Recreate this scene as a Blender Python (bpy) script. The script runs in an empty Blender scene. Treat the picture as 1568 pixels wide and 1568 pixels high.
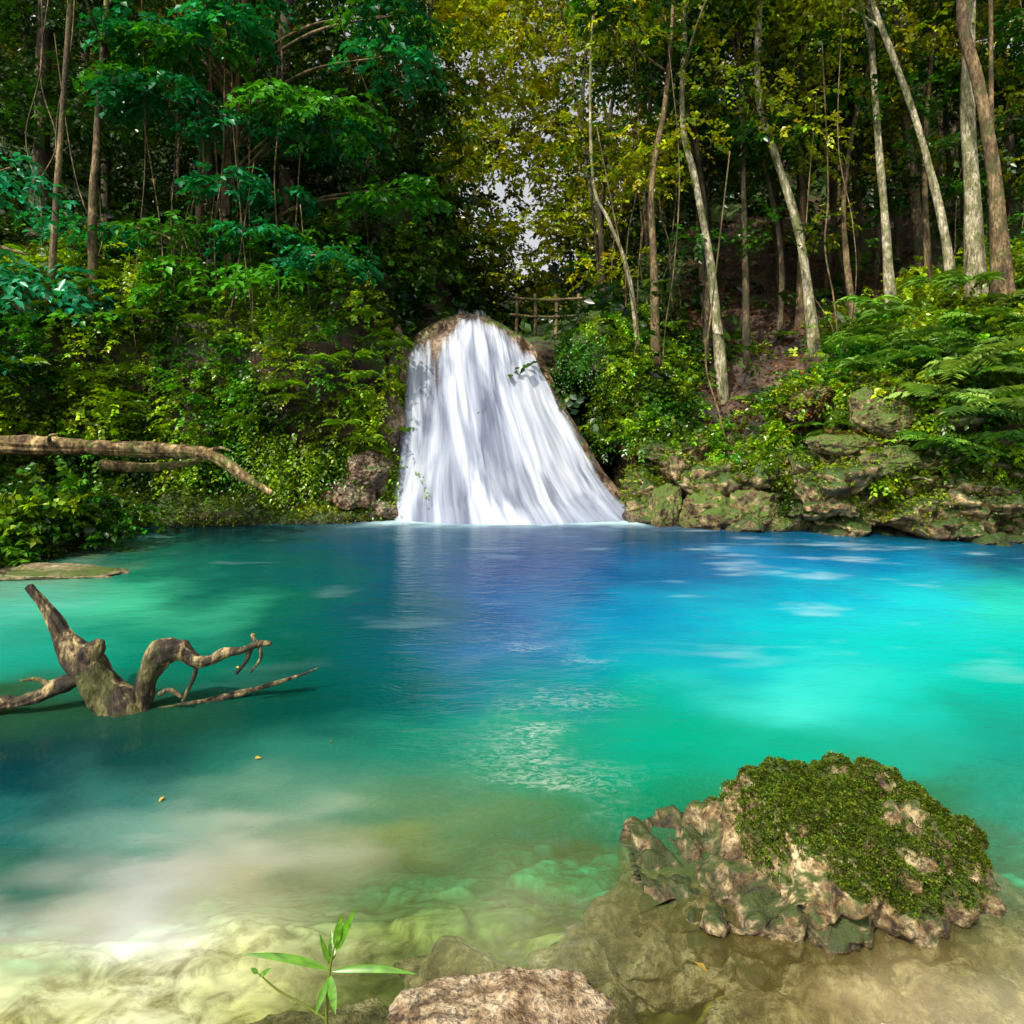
import bpy, bmesh, math
import numpy as np
from mathutils import Vector

rng = np.random.default_rng(7)
scene = bpy.context.scene

# ------------------------------------------------------------ helpers
def nrm(a):
    return a / np.maximum(np.linalg.norm(a, axis=-1, keepdims=True), 1e-9)

def _h(i, j, k, s):
    with np.errstate(over='ignore'):
        n = (i.astype(np.int64)*374761393 + j.astype(np.int64)*668265263 + k.astype(np.int64)*2147483647 + s*1274126177) & 0xffffffff
        n = ((n ^ (n >> 13)) * 1274126177) & 0xffffffff
        n = (n ^ (n >> 16)) & 0xffff
    return n / 65535.0

def vnoise(P, s=0):
    P = np.asarray(P, float)
    I = np.floor(P).astype(np.int64); f = P - I
    f = f*f*(3-2*f)
    x, y, z = I[..., 0], I[..., 1], I[..., 2]
    fx, fy, fz = f[..., 0], f[..., 1], f[..., 2]
    r = 0
    for dx in (0, 1):
        for dy in (0, 1):
            for dz in (0, 1):
                w = (fx if dx else 1-fx)*(fy if dy else 1-fy)*(fz if dz else 1-fz)
                r = r + w*_h(x+dx, y+dy, z+dz, s)
    return r*2-1

def fbm(P, o=4, s=0, g=.5):
    r = 0; a = 1; t = 0
    P = np.asarray(P, float)
    for k in range(o):
        r = r + a*vnoise(P*(2.03**k)+k*17.3, s+k); t += a; a *= g
    return r/t

def cells(P, s=0):
    """cellular noise: returns F1, F2-F1, cell value"""
    P = np.asarray(P, float); I = np.floor(P).astype(np.int64)
    f1 = np.full(P.shape[:-1], 9.); f2 = f1.copy(); cv = np.zeros_like(f1)
    for dx in (-1, 0, 1):
        for dy in (-1, 0, 1):
            for dz in (-1, 0, 1):
                i, j, k = I[..., 0]+dx, I[..., 1]+dy, I[..., 2]+dz
                q = np.stack([i+_h(i, j, k, s), j+_h(i, j, k, s+1), k+_h(i, j, k, s+2)], -1)
                d = np.linalg.norm(P-q, axis=-1); v = _h(i, j, k, s+3)
                n = d < f1
                f2 = np.where(n, f1, np.minimum(f2, d)); cv = np.where(n, v, cv); f1 = np.where(n, d, f1)
    return f1, f2-f1, cv

def link(o, parent=None):
    scene.collection.objects.link(o)
    if parent: o.parent = parent
    return o

def mesh_obj(name, V, F, mats, col=None, smooth=False, parent=None, extra=None):
    V = np.ascontiguousarray(V, dtype=np.float32); F = np.ascontiguousarray(F, dtype=np.int32)
    me = bpy.data.meshes.new(name)
    me.vertices.add(len(V)); me.vertices.foreach_set('co', V.ravel())
    k = F.shape[1]
    me.loops.add(F.size); me.loops.foreach_set('vertex_index', F.ravel())
    me.polygons.add(len(F)); me.polygons.foreach_set('loop_start', np.arange(0, F.size, k, dtype=np.int32))
    me.update(calc_edges=True)
    if smooth: me.polygons.foreach_set('use_smooth', np.ones(len(F), dtype=bool))
    for m in (mats if isinstance(mats, list) else [mats]): me.materials.append(m)
    def put(nm, c):
        at = me.color_attributes.new(nm, 'FLOAT_COLOR', 'POINT')
        c4 = np.ones((len(V), 4), np.float32); c4[:, :c.shape[1]] = c
        at.data.foreach_set('color', c4.ravel())
    if col is not None: put('col', col)
    if extra:
        for nm, c in extra.items(): put(nm, c)
    return link(bpy.data.objects.new(name, me), parent)

def gridF(nu, nv):
    i = np.arange(nu-1)[:, None]; j = np.arange(nv-1)[None, :]
    a = i*nv+j
    return np.stack([a, a+nv, a+nv+1, a+1], -1).reshape(-1, 4)

def grid_normals(G):
    du = np.gradient(G, axis=0); dv = np.gradient(G, axis=1)
    return nrm(np.cross(du, dv))

def s2l(c):
    c = np.asarray(c, float)/255.
    return np.where(c <= .04045, c/12.92, ((c+.055)/1.055)**2.4)

def sstep(a, b, x):
    t = np.clip((x-a)/(b-a), 0, 1); return t*t*(3-2*t)

# ------------------------------------------------------------ materials
def newmat(name):
    m = bpy.data.materials.new(name); m.use_nodes = True
    nt = m.node_tree; nt.nodes.clear()
    out = nt.nodes.new('ShaderNodeOutputMaterial')
    return m, nt, out
def N(nt, t, **kw):
    n = nt.nodes.new(t)
    for k, v in kw.items():
        if k.startswith('_'): setattr(n, k[1:], v)
        else: n.inputs[k].default_value = v
    return n
def L(nt, a, b): nt.links.new(a, b)
def ramp(nt, fac, stops):
    r = nt.nodes.new('ShaderNodeValToRGB')
    e = r.color_ramp.elements
    while len(e) < len(stops): e.new(.5)
    for i, (p, c) in enumerate(stops):
        e[i].position = p
        e[i].color = (*c, 1) if not np.isscalar(c) else (c, c, c, 1)
    L(nt, fac, r.inputs[0]); return r
def mixc(nt, f, a, b, mode='MIX'):
    m = nt.nodes.new('ShaderNodeMix'); m.data_type = 'RGBA'; m.blend_type = mode
    for s, v in ((0, f), (6, a), (7, b)):
        if hasattr(v, 'is_linked'): L(nt, v, m.inputs[s])
        elif s == 0: m.inputs[0].default_value = v
        else: m.inputs[s].default_value = (*v, 1)
    return m.outputs[2]
def coords(nt): return nt.nodes.new('ShaderNodeTexCoord').outputs['Object']
def noise(nt, vec, sc, det=4, rough=.6, dist=0):
    n = N(nt, 'ShaderNodeTexNoise', Scale=sc, Detail=det, Roughness=rough, Distortion=dist)
    L(nt, vec, n.inputs['Vector']); return n.outputs['Fac']

def leaf_mat(name, rough=.33, trans=.28, spec=.04):
    m, nt, out = newmat(name)
    a = N(nt, 'ShaderNodeAttribute', _attribute_name='col')
    p = N(nt, 'ShaderNodeBsdfDiffuse'); L(nt, a.outputs['Color'], p.inputs['Color'])
    g = N(nt, 'ShaderNodeBsdfGlossy', Roughness=rough)
    t = N(nt, 'ShaderNodeBsdfTranslucent')
    tc = mixc(nt, 1.0, a.outputs['Color'], (1.6, 1.5, .4), 'MULTIPLY')
    L(nt, tc, t.inputs['Color'])
    mx = N(nt, 'ShaderNodeMixShader', Fac=trans)
    L(nt, p.outputs[0], mx.inputs[1]); L(nt, t.outputs[0], mx.inputs[2])
    m2 = N(nt, 'ShaderNodeMixShader', Fac=spec); L(nt, mx.outputs[0], m2.inputs[1]); L(nt, g.outputs[0], m2.inputs[2])
    L(nt, m2.outputs[0], out.inputs[0])
    return m
M_leaf = leaf_mat('leaf')
M_moss = leaf_mat('moss', .6, .2, .01)

def rock_mat(name, c1, c2, c3, moss=(.035, .07, .008), moss_lo=.35, moss_hi=.75, sc=4, mossamt=1.0, bump=.6, wet=False, second=None, wetdark=.45):
    m, nt, out = newmat(name)
    co = coords(nt)
    n1 = noise(nt, co, sc, 5, .68, .3); n2 = noise(nt, co, sc*6, 4, .7); n3 = noise(nt, co, sc*.5, 3, .6)
    r = ramp(nt, n1, [(.36, c1), (.48, c2), (.62, c3)])
    cc = r.outputs[0]; nomoss = None
    if second:
        a = N(nt, 'ShaderNodeAttribute', _attribute_name='lime')
        sa = N(nt, 'ShaderNodeSeparateColor'); L(nt, a.outputs['Color'], sa.inputs[0]); nomoss = sa.outputs[1]
        r2 = ramp(nt, n1, [(.36, second[0]), (.47, second[1]), (.6, second[2])])
        cc = mixc(nt, sa.outputs[0], cc, r2.outputs[0])
    dk = ramp(nt, n2, [(.36, .25), (.56, 1.15)])
    c = mixc(nt, 1, cc, dk.outputs[0], 'MULTIPLY')
    geo = N(nt, 'ShaderNodeNewGeometry'); sep = N(nt, 'ShaderNodeSeparateXYZ'); L(nt, geo.outputs['Normal'], sep.inputs[0])
    ad = N(nt, 'ShaderNodeMath', _operation='MULTIPLY_ADD'); L(nt, n3, ad.inputs[0]); ad.inputs[1].default_value = 2.4
    L(nt, sep.outputs[2], ad.inputs[2])
    mr = N(nt, 'ShaderNodeMapRange'); L(nt, ad.outputs[0], mr.inputs[0])
    mr.inputs[1].default_value = moss_lo+1.2; mr.inputs[2].default_value = moss_hi+1.2; mr.inputs[3].default_value = 0; mr.inputs[4].default_value = mossamt
    mf = mr.outputs[0]
    if nomoss is not None:
        mm = N(nt, 'ShaderNodeMath', _operation='SUBTRACT', _use_clamp=True); L(nt, mf, mm.inputs[0]); L(nt, nomoss, mm.inputs[1]); mf = mm.outputs[0]
    mossc = mixc(nt, n2, tuple(x*.4 for x in moss), tuple(x*1.7 for x in moss))
    c = mixc(nt, mf, c, mossc)
    sp = N(nt, 'ShaderNodeSeparateXYZ'); L(nt, geo.outputs['Position'], sp.inputs[0])
    wz = N(nt, 'ShaderNodeMapRange'); L(nt, sp.outputs[2], wz.inputs[0])
    wz.inputs[1].default_value = .02; wz.inputs[2].default_value = .12; wz.inputs[3].default_value = wetdark; wz.inputs[4].default_value = 1
    c = mixc(nt, 1, c, wz.outputs[0], 'MULTIPLY')
    p = N(nt, 'ShaderNodeBsdfPrincipled', Roughness=.75 if not wet else .35)
    L(nt, c, p.inputs['Base Color'])
    b = N(nt, 'ShaderNodeBump', Strength=bump, Distance=.06 if sc < 6 else .03)
    hs = N(nt, 'ShaderNodeMath', _operation='MULTIPLY_ADD'); L(nt, n2, hs.inputs[0]); hs.inputs[1].default_value = .5; L(nt, n1, hs.inputs[2])
    L(nt, hs.outputs[0], b.inputs['Height']); L(nt, b.outputs[0], p.inputs['Normal'])
    L(nt, p.outputs[0], out.inputs[0])
    return m
LIME = ((.03, .018, .008), (.18, .115, .045), (.58, .42, .21))
M_lime = rock_mat('limestone', *LIME, moss=(.06, .10, .007), moss_lo=-.05, moss_hi=.4, sc=3.4, bump=1)
M_bigrock = rock_mat('boulder_stone', (.035, .02, .008), (.18, .115, .045), (.62, .48, .26), moss=(.04, .06, .006), moss_lo=.4, moss_hi=.85, sc=6, bump=1.0, wetdark=.55)
M_pale = rock_mat('pale_stone', (.16, .095, .045), (.32, .22, .12), (.58, .46, .30), moss_lo=2, moss_hi=3, sc=9, bump=1, wet=True, wetdark=.8)
M_sub = rock_mat('drowned_stone', (.05, .032, .013), (.19, .14, .062), (.42, .34, .18), moss_lo=2, moss_hi=3, sc=4, bump=1, wetdark=1)
M_mud = rock_mat('mud', (.14, .10, .05), (.24, .18, .095), (.36, .29, .17), moss=(.06, .09, .01), moss_lo=.9, moss_hi=1.3, sc=3, bump=.5, wetdark=.8)
M_trav = rock_mat('travertine', (.025, .013, .007), (.11, .062, .032), (.34, .24, .15), moss_lo=.6, moss_hi=1.0, sc=2.4, bump=1, wet=True)
M_soil = rock_mat('forest_ground', (.008, .005, .003), (.035, .018, .009), (.09, .045, .022), moss=(.03, .06, .006), moss_lo=.05, moss_hi=.5, sc=1.6, bump=1, second=LIME)

def bark_mat(name, c1, c2, c3, sc=5, moss=None, bump=.9, fsc=30):
    m, nt, out = newmat(name)
    co = coords(nt)
    mp = N(nt, 'ShaderNodeMapping'); mp.inputs['Scale'].default_value = (1, 1, .35); L(nt, co, mp.inputs[0])
    n1 = noise(nt, mp.outputs[0], sc, 4, .65, .5); n2 = noise(nt, mp.outputs[0], fsc, 4, .7)
    r = ramp(nt, n1, [(.36, c1), (.5, c2), (.62, c3)])
    c = mixc(nt, 1, r.outputs[0], ramp(nt, n2, [(.38, .3), (.58, 1.15)]).outputs[0], 'MULTIPLY')
    if moss:
        n3 = noise(nt, co, 2.2, 4, .7)
        c = mixc(nt, ramp(nt, n3, [(.52, 0.), (.6, .75)]).outputs[0], c, mixc(nt, n2, tuple(x*.4 for x in moss), tuple(x*1.6 for x in moss)))
    p = N(nt, 'ShaderNodeBsdfPrincipled', Roughness=.85); L(nt, c, p.inputs['Base Color'])
    b = N(nt, 'ShaderNodeBump', Strength=bump, Distance=.03); L(nt, n2, b.inputs['Height']); L(nt, b.outputs[0], p.inputs['Normal'])
    L(nt, p.outputs[0], out.inputs[0]); return m
B_pale = bark_mat('pale_bark', (.09, .09, .03), (.28, .25, .14), (.55, .48, .33), moss=(.12, .13, .03))
B_brown = bark_mat('brown_bark', (.04, .025, .012), (.14, .085, .035), (.3, .21, .1), moss=(.06, .07, .015))
B_dark = bark_mat('dark_bark', (.02, .013, .007), (.07, .045, .02), (.16, .12, .06), moss=(.03, .04, .01))
B_drift = bark_mat('driftwood_bark', (.010, .007, .004), (.06, .04, .018), (.42, .32, .15), sc=9, moss=(.06, .07, .012), bump=1, fsc=36)
B_log = bark_mat('log_bark', (.07, .04, .015), (.25, .16, .06), (.55, .40, .18), moss=(.08, .13, .01), bump=1, fsc=22)

# ------------------------------------------------------------ tubes
def smooth_path(P, n=8):
    P = np.asarray(P, float)
    Q = np.vstack([2*P[0]-P[1], P, 2*P[-1]-P[-2]])
    out = []
    for i in range(1, len(Q)-2):
        for t in np.linspace(0, 1, n, endpoint=False):
            a, b, c, d = Q[i-1], Q[i], Q[i+1], Q[i+2]
            out.append(.5*((2*b)+(c-a)*t+(2*a-5*b+4*c-d)*t*t+(3*b-a-3*c+d)*t**3))
    out.append(Q[-2]); return np.array(out)

def tube(P, R, seg=10, n=8, bump=.08, seed=0, freq=1.0, ridge=0):
    k = len(P); path = smooth_path(P, n)
    rr = np.interp(np.linspace(0, k-1, len(path)), np.arange(k), R)
    T = nrm(np.gradient(path, axis=0))
    ref = np.array([0., 1., 0.]) if abs(T[0][1]) < .8 else np.array([1., 0, 0])
    A = nrm(np.cross(T, ref)); B = np.cross(T, A)
    th = np.linspace(0, 2*np.pi, seg, endpoint=False)
    ring = A[:, None]*np.cos(th)[None, :, None]+B[:, None]*np.sin(th)[None, :, None]
    V = path[:, None]+ring*rr[:, None, None]
    if bump:
        d = fbm(V*freq*np.array([3, 3, 1.5])/max(np.mean(R)*8, .05)*.6, 3, seed)
        V = V+ring*(d*bump*3*rr[:, None])[:, :, None]
    if ridge:
        s_ = np.cumsum(np.r_[0, np.linalg.norm(np.diff(path, axis=0), axis=1)])
        Q = np.stack([np.cos(th)[None, :]*3+0*s_[:, None], np.sin(th)[None, :]*3+0*s_[:, None], s_[:, None]*.8/np.mean(R)*.15+0*th[None, :]], -1)
        g = -np.abs(fbm(Q, 4, seed+50))*2+.5
        V = V+ring*(g*ridge*rr[:, None])[:, :, None]
    m = len(path)
    i = np.arange(m-1)[:, None]; j = np.arange(seg)[None, :]
    a = i*seg+j; b = i*seg+(j+1) % seg
    F = np.stack([a, b, b+seg, a+seg], -1).reshape(-1, 4)
    V = V.reshape(-1, 3)
    nV = len(V)
    V = np.vstack([V, path[:1], path[-1:]+T[-1:]*rr[-1]*.5])
    js = np.arange(seg)
    e = (m-1)*seg
    F3 = np.vstack([np.stack([(js+1) % seg, js, np.full(seg, nV)], -1), np.stack([e+js, e+(js+1) % seg, np.full(seg, nV+1)], -1)])
    T3 = np.vstack([F[:, [0, 1, 2]], F[:, [0, 2, 3]], F3])
    return V, T3

def merge(parts):
    Vs, Fs, o = [], [], 0
    for V, F in parts:
        Vs.append(V); Fs.append(F+o); o += len(V)
    return np.vstack(Vs), np.vstack(Fs)

# ------------------------------------------------------------ leaves
class Leaves:
    def __init__(s): s.V = []; s.C = []
    def twigs(s, O, D, Ltw, nl, ll, lw=.32, droop=.3, col=(.05, .12, .02), cv=.25, fern=False, spread=.85, fwd=.55, jit=.25):
        O = np.asarray(O, float); n = len(O)
        if n == 0: return
        D = nrm(D+1e-6)
        up = np.array([0, 0, 1.])
        S = np.cross(D, up); S = nrm(S+rng.normal(0, .15, S.shape)); U = nrm(np.cross(S, D))
        Ltw = np.broadcast_to(np.asarray(Ltw, float), (n,))
        t = np.linspace(.12, 1, nl)[None, :]+rng.uniform(-.04, .04, (n, nl))
        pos = O[:, None]+D[:, None]*(t*Ltw[:, None])[..., None]
        pos[..., 2] -= droop*t*t*Ltw[:, None]
        tang = np.broadcast_to(D[:, None], pos.shape).copy(); tang[..., 2] -= 2*droop*t; tang = nrm(tang)
        sg = np.where(np.arange(nl) % 2 == 0, 1., -1.)[None, :, None]
        ax = tang*fwd+sg*S[:, None]*spread+rng.normal(0, jit, pos.shape); ax[..., 2] -= .15; ax = nrm(ax)
        nn = U[:, None]+rng.normal(0, jit*1.2, pos.shape)
        w = nrm(np.cross(ax, nn)); nn = np.cross(w, ax)
        ln = ll*rng.uniform(.65, 1.2, (n, nl))
        if fern: ln = ll*np.sin(np.pi*np.clip(t*.85+.12, 0, 1))*1.0+.01
        ln = ln[..., None]; wd = ln*lw
        p0 = pos; m = pos+ax*ln*.45
        pl = m+w*wd+nn*wd*.3; pr = m-w*wd+nn*wd*.3
        pt = pos+ax*ln; pt[..., 2] -= .12*ln[..., 0]
        V = np.stack([p0, pl, pt, pr], 2).reshape(-1, 3)
        c = np.asarray(col, float)
        c = np.broadcast_to(c, (n, 3))[:, None, :]*np.ones((1, nl, 1))
        k = (1+rng.normal(0, cv, (n, 1, 1)))*(1+rng.normal(0, cv*.6, (n, nl, 1)))
        hue = rng.normal(0, cv*.5, (n, 1, 1))
        c = c*np.clip(k, .3, 2)*np.concatenate([1+hue*1.4, np.ones_like(hue), 1-hue], -1)
        c = np.clip(c, 0, .7)
        s.V.append(V.astype(np.float32)); s.C.append(np.repeat(c.reshape(-1, 3), 4, 0).astype(np.float32))
    def clump(s, c, r, ntw, nl=8, ll=.15, flat=.6, col=(.05, .12, .02), **kw):
        c = np.asarray(c, float)
        d = nrm(rng.normal(0, 1, (ntw, 3))); d[:, 2] = d[:, 2]*.8+.15
        rad = r*rng.uniform(.25, 1, (ntw, 1))**.6
        O = c+d*rad*np.array([1, 1, flat])
        D = d*np.array([1, 1, .6])+rng.normal(0, .4, (ntw, 3))
        s.twigs(O, D, r*rng.uniform(.25, .55, ntw)+ll, nl, ll, col=col, **kw)
    def build(s, name, mat=None, parent=None):
        V = np.vstack(s.V); C = np.vstack(s.C); n = len(V)//4
        b = np.arange(n, dtype=np.int32)[:, None]*4
        F = np.stack([b+np.array([[0, 2, 1]]), b+np.array([[0, 3, 2]])], 1).reshape(-1, 3)
        return mesh_obj(name, V, F, mat or M_leaf, col=C, parent=parent)

def at(b, d, z):
    """position from image coordinates: b = tangent of bearing from the viewpoint, d = assumed depth along y, z = height"""
    return np.array([b*d, d, z])  # bearings and heights mostly worked out from image pixels at an assumed depth

# ------------------------------------------------------------ terrain (banks, lofted profiles)
prof = [
 (-2.6, [(2.6,-.8),(3,0),(3.1,.3),(3.3,1),(3.6,2),(4.2,3.5),(6,5),(11,9),(30,24),(60,40)]),
 (-1.6, [(4.6,-.8),(5,0),(5.2,.3),(5.6,1),(6,2),(7,3.5),(9,5),(14,9),(32,26),(60,42)]),
 (-1.1, [(6.6,-.8),(7,0),(7.2,.3),(7.8,.8),(8.6,1.6),(9.6,3.3),(11.5,5.2),(17,9),(36,28),(60,44)]),
 (-.784,[(8.2,-.6),(8.6,0),(8.8,.3),(9.4,.5),(10.8,.8),(11.6,3.2),(13.0,5.0),(18,8),(38,28),(60,44)]),
 (-.66, [(9.6,-.6),(10.0,0),(10.3,.25),(11.2,.5),(12.2,1.1),(12.6,3.2),(13.8,5.0),(18,8),(38,28),(60,44)]),
 (-.60, [(11,-1),(11.6,0),(11.9,.3),(12.6,.75),(12.6,1.6),(12.9,3.5),(14.2,5.1),(19,8),(40,28),(60,42)]),
 (-.45, [(11.5,-1.5),(12.1,0),(12.4,.35),(13.2,.75),(12.8,1.6),(12.8,3.2),(14,4.8),(19,8),(40,27),(60,40)]),
 (-.3,  [(11.7,-2),(12.3,0),(12.6,.25),(13.3,.7),(12.9,1.7),(12.9,3.5),(14,5.4),(18,9),(40,25),(60,36)]),
 (-.21, [(12,-2),(12.6,0),(12.9,.2),(13.3,.8),(13.3,2),(13.6,3.6),(14.5,5.2),(18,9),(40,22),(60,30)]),
 (-.14, [(12.3,-2),(12.9,0),(13.4,.8),(13.7,2),(14.1,3),(14.8,3.9),(16,5.6),(19,8.5),(40,17),(60,24)]),
 (-.07, [(12.3,-2),(13.1,0),(13.6,1),(14.0,2),(14.4,3),(14.9,3.9),(16.5,4.1),(20,4.7),(40,10),(60,15)]),
 (.03,  [(12.3,-2),(13.1,0),(13.6,1),(14.0,2),(14.4,3),(14.9,3.85),(16.5,4.1),(20,4.6),(40,8.5),(60,12)]),
 (.07,  [(12.6,-2),(13.3,0),(15.6,.3),(16.6,1.6),(15.0,2.9),(14.9,3.7),(16,4.1),(20,4.8),(40,9),(60,13)]),
 (.135, [(12.8,-2),(13.2,0),(15.8,.2),(16.8,1.3),(14.5,2.6),(14.1,3.1),(15,4.3),(20,5.6),(40,12),(60,18)]),
 (.162, [(12.6,-2),(13.1,0),(13.6,.5),(14.0,1.1),(13.9,2),(14,3),(15.2,4.2),(20,5.7),(40,13),(60,20)]),
 (.2,   [(12.3,-1.5),(12.7,0),(12.9,.6),(13.4,1),(13.7,2),(14,2.8),(15.5,3.8),(20,6),(40,17),(60,27)]),
 (.3,   [(11.9,-1.2),(12.2,0),(12.3,.75),(12.9,1.05),(13.8,1.5),(14.5,2.3),(17,4.3),(21,7),(40,20),(60,30)]),
 (.42,  [(11.6,-1.2),(11.9,0),(12.0,.8),(12.6,1.3),(13.2,2.1),(13.8,2.6),(17,4.6),(21,7.5),(40,21),(60,32)]),
 (.52,  [(10.9,-1),(11.3,0),(11.4,.9),(11.8,1.6),(12.0,2.4),(12.8,2.9),(16,4.5),(21,7.5),(40,22),(60,33)]),
 (.65,  [(10.4,-1),(10.8,0),(10.9,.9),(11.1,1.5),(11.4,2.2),(12.1,3.0),(14,4.4),(20,8),(40,22),(60,34)]),
 (.784, [(10,-1),(10.4,0),(10.5,.9),(10.7,1.5),(11.1,2.2),(11.8,3.1),(13.5,4.6),(20,8),(40,23),(60,35)]),
 (1.1,  [(7.5,-1),(8,0),(8.1,.8),(8.4,1.4),(8.8,2.1),(9.5,3.1),(11.5,4.6),(18,8),(38,23),(60,36)]),
 (1.6,  [(5.0,-1),(5.5,0),(5.6,.6),(5.9,1.2),(6.3,2),(7,3.1),(9,4.6),(15,8),(34,23),(60,38)]),
 (2.6,  [(2.8,-1),(3.2,0),(3.3,.6),(3.5,1.2),(3.8,2),(4.4,3.1),(6,4.6),(11,8),(30,22),(60,38)]),
]
bs = np.array([p[0] for p in prof]); PR = np.array([p[1] for p in prof], float)
NB, NK = 900, 340
bq = np.concatenate([np.linspace(-2.6, -.9, 80), np.linspace(-.895, .1, 300), np.linspace(.102, .895, NB-460), np.linspace(.9, 2.6, 80)])
kq = np.concatenate([np.linspace(0, 6, 250, endpoint=False), np.linspace(6, 9, 90)])
def smooth_interp(xq, x, Y):
    i = np.clip(np.searchsorted(x, xq)-1, 0, len(x)-2)
    t = (xq-x[i])/(x[i+1]-x[i]); t = t.reshape(-1, *([1]*(Y.ndim-1)))
    m = np.gradient(Y, x, axis=0)*.8
    h = (x[i+1]-x[i]).reshape(t.shape)
    return (2*t**3-3*t**2+1)*Y[i]+(t**3-2*t**2+t)*h*m[i]+(-2*t**3+3*t**2)*Y[i+1]+(t**3-t**2)*h*m[i+1]
A1 = smooth_interp(bq, bs, PR)
A2 = smooth_interp(kq, np.arange(10.), A1.transpose(1, 0, 2)).transpose(1, 0, 2)
G = np.stack([bq[:, None]*A2[..., 0], A2[..., 0], A2[..., 1]], -1)
Nn = grid_normals(G)
if Nn[:, :, 2].mean() < 0: Nn = -Nn
disp = fbm(G*.9, 4, 3)*.35+fbm(G*np.array([2, 2, 5]), 4, 11)*.16
amp = np.clip(G[..., 1:2]/14, .6, 2)*sstep(-1.2, .5, G[..., 2:3])
Bg = G[..., 0]/G[..., 1]
lime = sstep(.155, .19, Bg)*(1-sstep(2.2, 2.9, G[..., 2]))*(G[..., 1] < 14.2)*sstep(-.8, -.1, G[..., 2])
lime = lime*np.where(Bg < .42, 1-sstep(1.1, 1.7, G[..., 2]), 1)
wrp = G+.35*np.stack([fbm(G*1.1, 3, 201), fbm(G*1.1, 3, 202), fbm(G*1.1, 3, 203)*.5], -1)
f1, f21, cv = cells(wrp*np.array([.8, .8, 1.5]), 31)
g1, g21, gv = cells(wrp*np.array([2.6, 2.6, 4.2]), 47)
ledge = (cv-.45)*1.2+np.minimum(f21*1.6, .4)+(gv-.5)*.36+np.minimum(g21, .25)*.55-.25+fbm(G*5, 4, 71)*.24
Hn = nrm(Nn*np.array([1, 1, .35])+[0, -.2, 0])
G = G+Nn*disp[..., None]*amp*(1-.7*lime[..., None])+Hn*(ledge*lime*.8)[..., None]
Nn = grid_normals(G)
if Nn[:, :, 2].mean() < 0: Nn = -Nn
limec = np.clip(lime*1.3*(.25+.85*sstep(-.4, .2, fbm(G*.9, 3, 9))), 0, 1)
sand = np.exp(-((Bg-.44)/.05)**2-((G[..., 2]-2.5)/.35)**2)*.8
limec = np.maximum(limec, sand)
nomoss = sstep(.24, .28, Bg)*(1-sstep(.62, .7, Bg))*sstep(1.4, 2.2, G[..., 2])*(G[..., 1] < 24)*sstep(-.5, -.1, fbm(G*1.5, 3, 88))
hollow = (np.abs(Bg-.1) < .05)*(G[..., 2] < 3.0)*(G[..., 1] > 13.6)
nomoss = np.maximum(nomoss, hollow*1.)
mesh_obj('terrain', G.reshape(-1, 3), gridF(NB, NK), M_soil, smooth=True, extra={'lime': np.stack([limec, nomoss, nomoss*0], -1).reshape(-1, 3)})
du = np.linalg.norm(np.gradient(G, axis=0), axis=-1); dv = np.linalg.norm(np.gradient(G, axis=1), axis=-1)
AREA = (du*dv)
Gx, Gn = G.reshape(-1, 3), Nn.reshape(-1, 3)
Bf = Gx[:, 0]/Gx[:, 1]; Zf = Gx[:, 2]; Yf = Gx[:, 1]; Af = AREA.ravel()
def scatter(mask, n):
    w = Af*mask; w = w/w.sum()
    i = rng.choice(len(w), n, p=w)
    return Gx[i]+rng.normal(0, .04, (n, 3)), Gn[i]

xb = np.linspace(-14, 14, 80); yb = np.linspace(-30, .2, 90)
X, Y = np.meshgrid(xb, yb, indexing='ij')
Z = .35+.12*(-Y)+fbm(np.stack([X*.6, Y*.6, X*0], -1), 4, 5)*.3
Z = np.where(Y > -1.5, Z*0-.1+(-Y)*.3, Z)
mesh_obj('ground', np.stack([X, Y, Z], -1).reshape(-1, 3), gridF(80, 90), M_mud, smooth=True)

# ------------------------------------------------------------ bank vegetation
def shrubs(name, mask, n, nl, ll, col, thick=.35, tw=.28, lw=.34, droop=.4, col2=None, seed=1, nfrq=.9, cv=.28, hang=0):
    P, Nm = scatter(mask, n)
    hum = fbm(P*nfrq*1.6, 3, seed)
    P = P+Nm*(np.clip(hum*2.4+.2, 0, 2)*thick*rng.uniform(.2, 1, n))[:, None]
    D = Nm*.8+rng.normal(0, .5, (n, 3)); D[:, 2] += .25-hang
    f = sstep(-.25, .25, fbm(P*.9, 3, seed+9))[:, None]
    c = np.array(col)*(1-f)+np.array(col2 if col2 is not None else col)*f
    c = c*(.45+1.05*sstep(-.35, .35, fbm(P*1.7, 3, seed+19)))[:, None]
    lv = Leaves(); lv.twigs(P, D, tw*rng.uniform(.6, 1.3, n), nl, ll, lw, droop, c, cv)
    return lv.build(name)

wnd = lambda lo, hi, x, e=.03: sstep(lo-e, lo+e, x)*(1-sstep(hi-e, hi+e, x))
patch = sstep(-.3, .1, fbm(Gx*.9, 3, 77))
fine = sstep(-.1, .15, fbm(Gx*2.2, 3, 78))
G1 = (.035, .155, .004); G2 = (.19, .31, .005)
mL = wnd(-1.3, -.155, Bf, .02)*wnd(1.0, 6.5, Zf, .3)*(Yf < 16)*(.3+.7*patch)
shrubs('bank_foliage', mL, 14500, 9, .085, G1, thick=.75, col2=G2, seed=21)
mL2 = wnd(-1.0, -.17, Bf, .02)*wnd(.02, 1.2, Zf, .05)*(Yf < 14)
shrubs('bank_moss', mL2, 14000, 6, .042, (.18, .22, .006), thick=.09, tw=.08, col2=(.09, .17, .006), seed=31)
mL4 = wnd(-.62, -.17, Bf, .02)*wnd(.9, 1.7, Zf, .15)*(Yf < 14)
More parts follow.
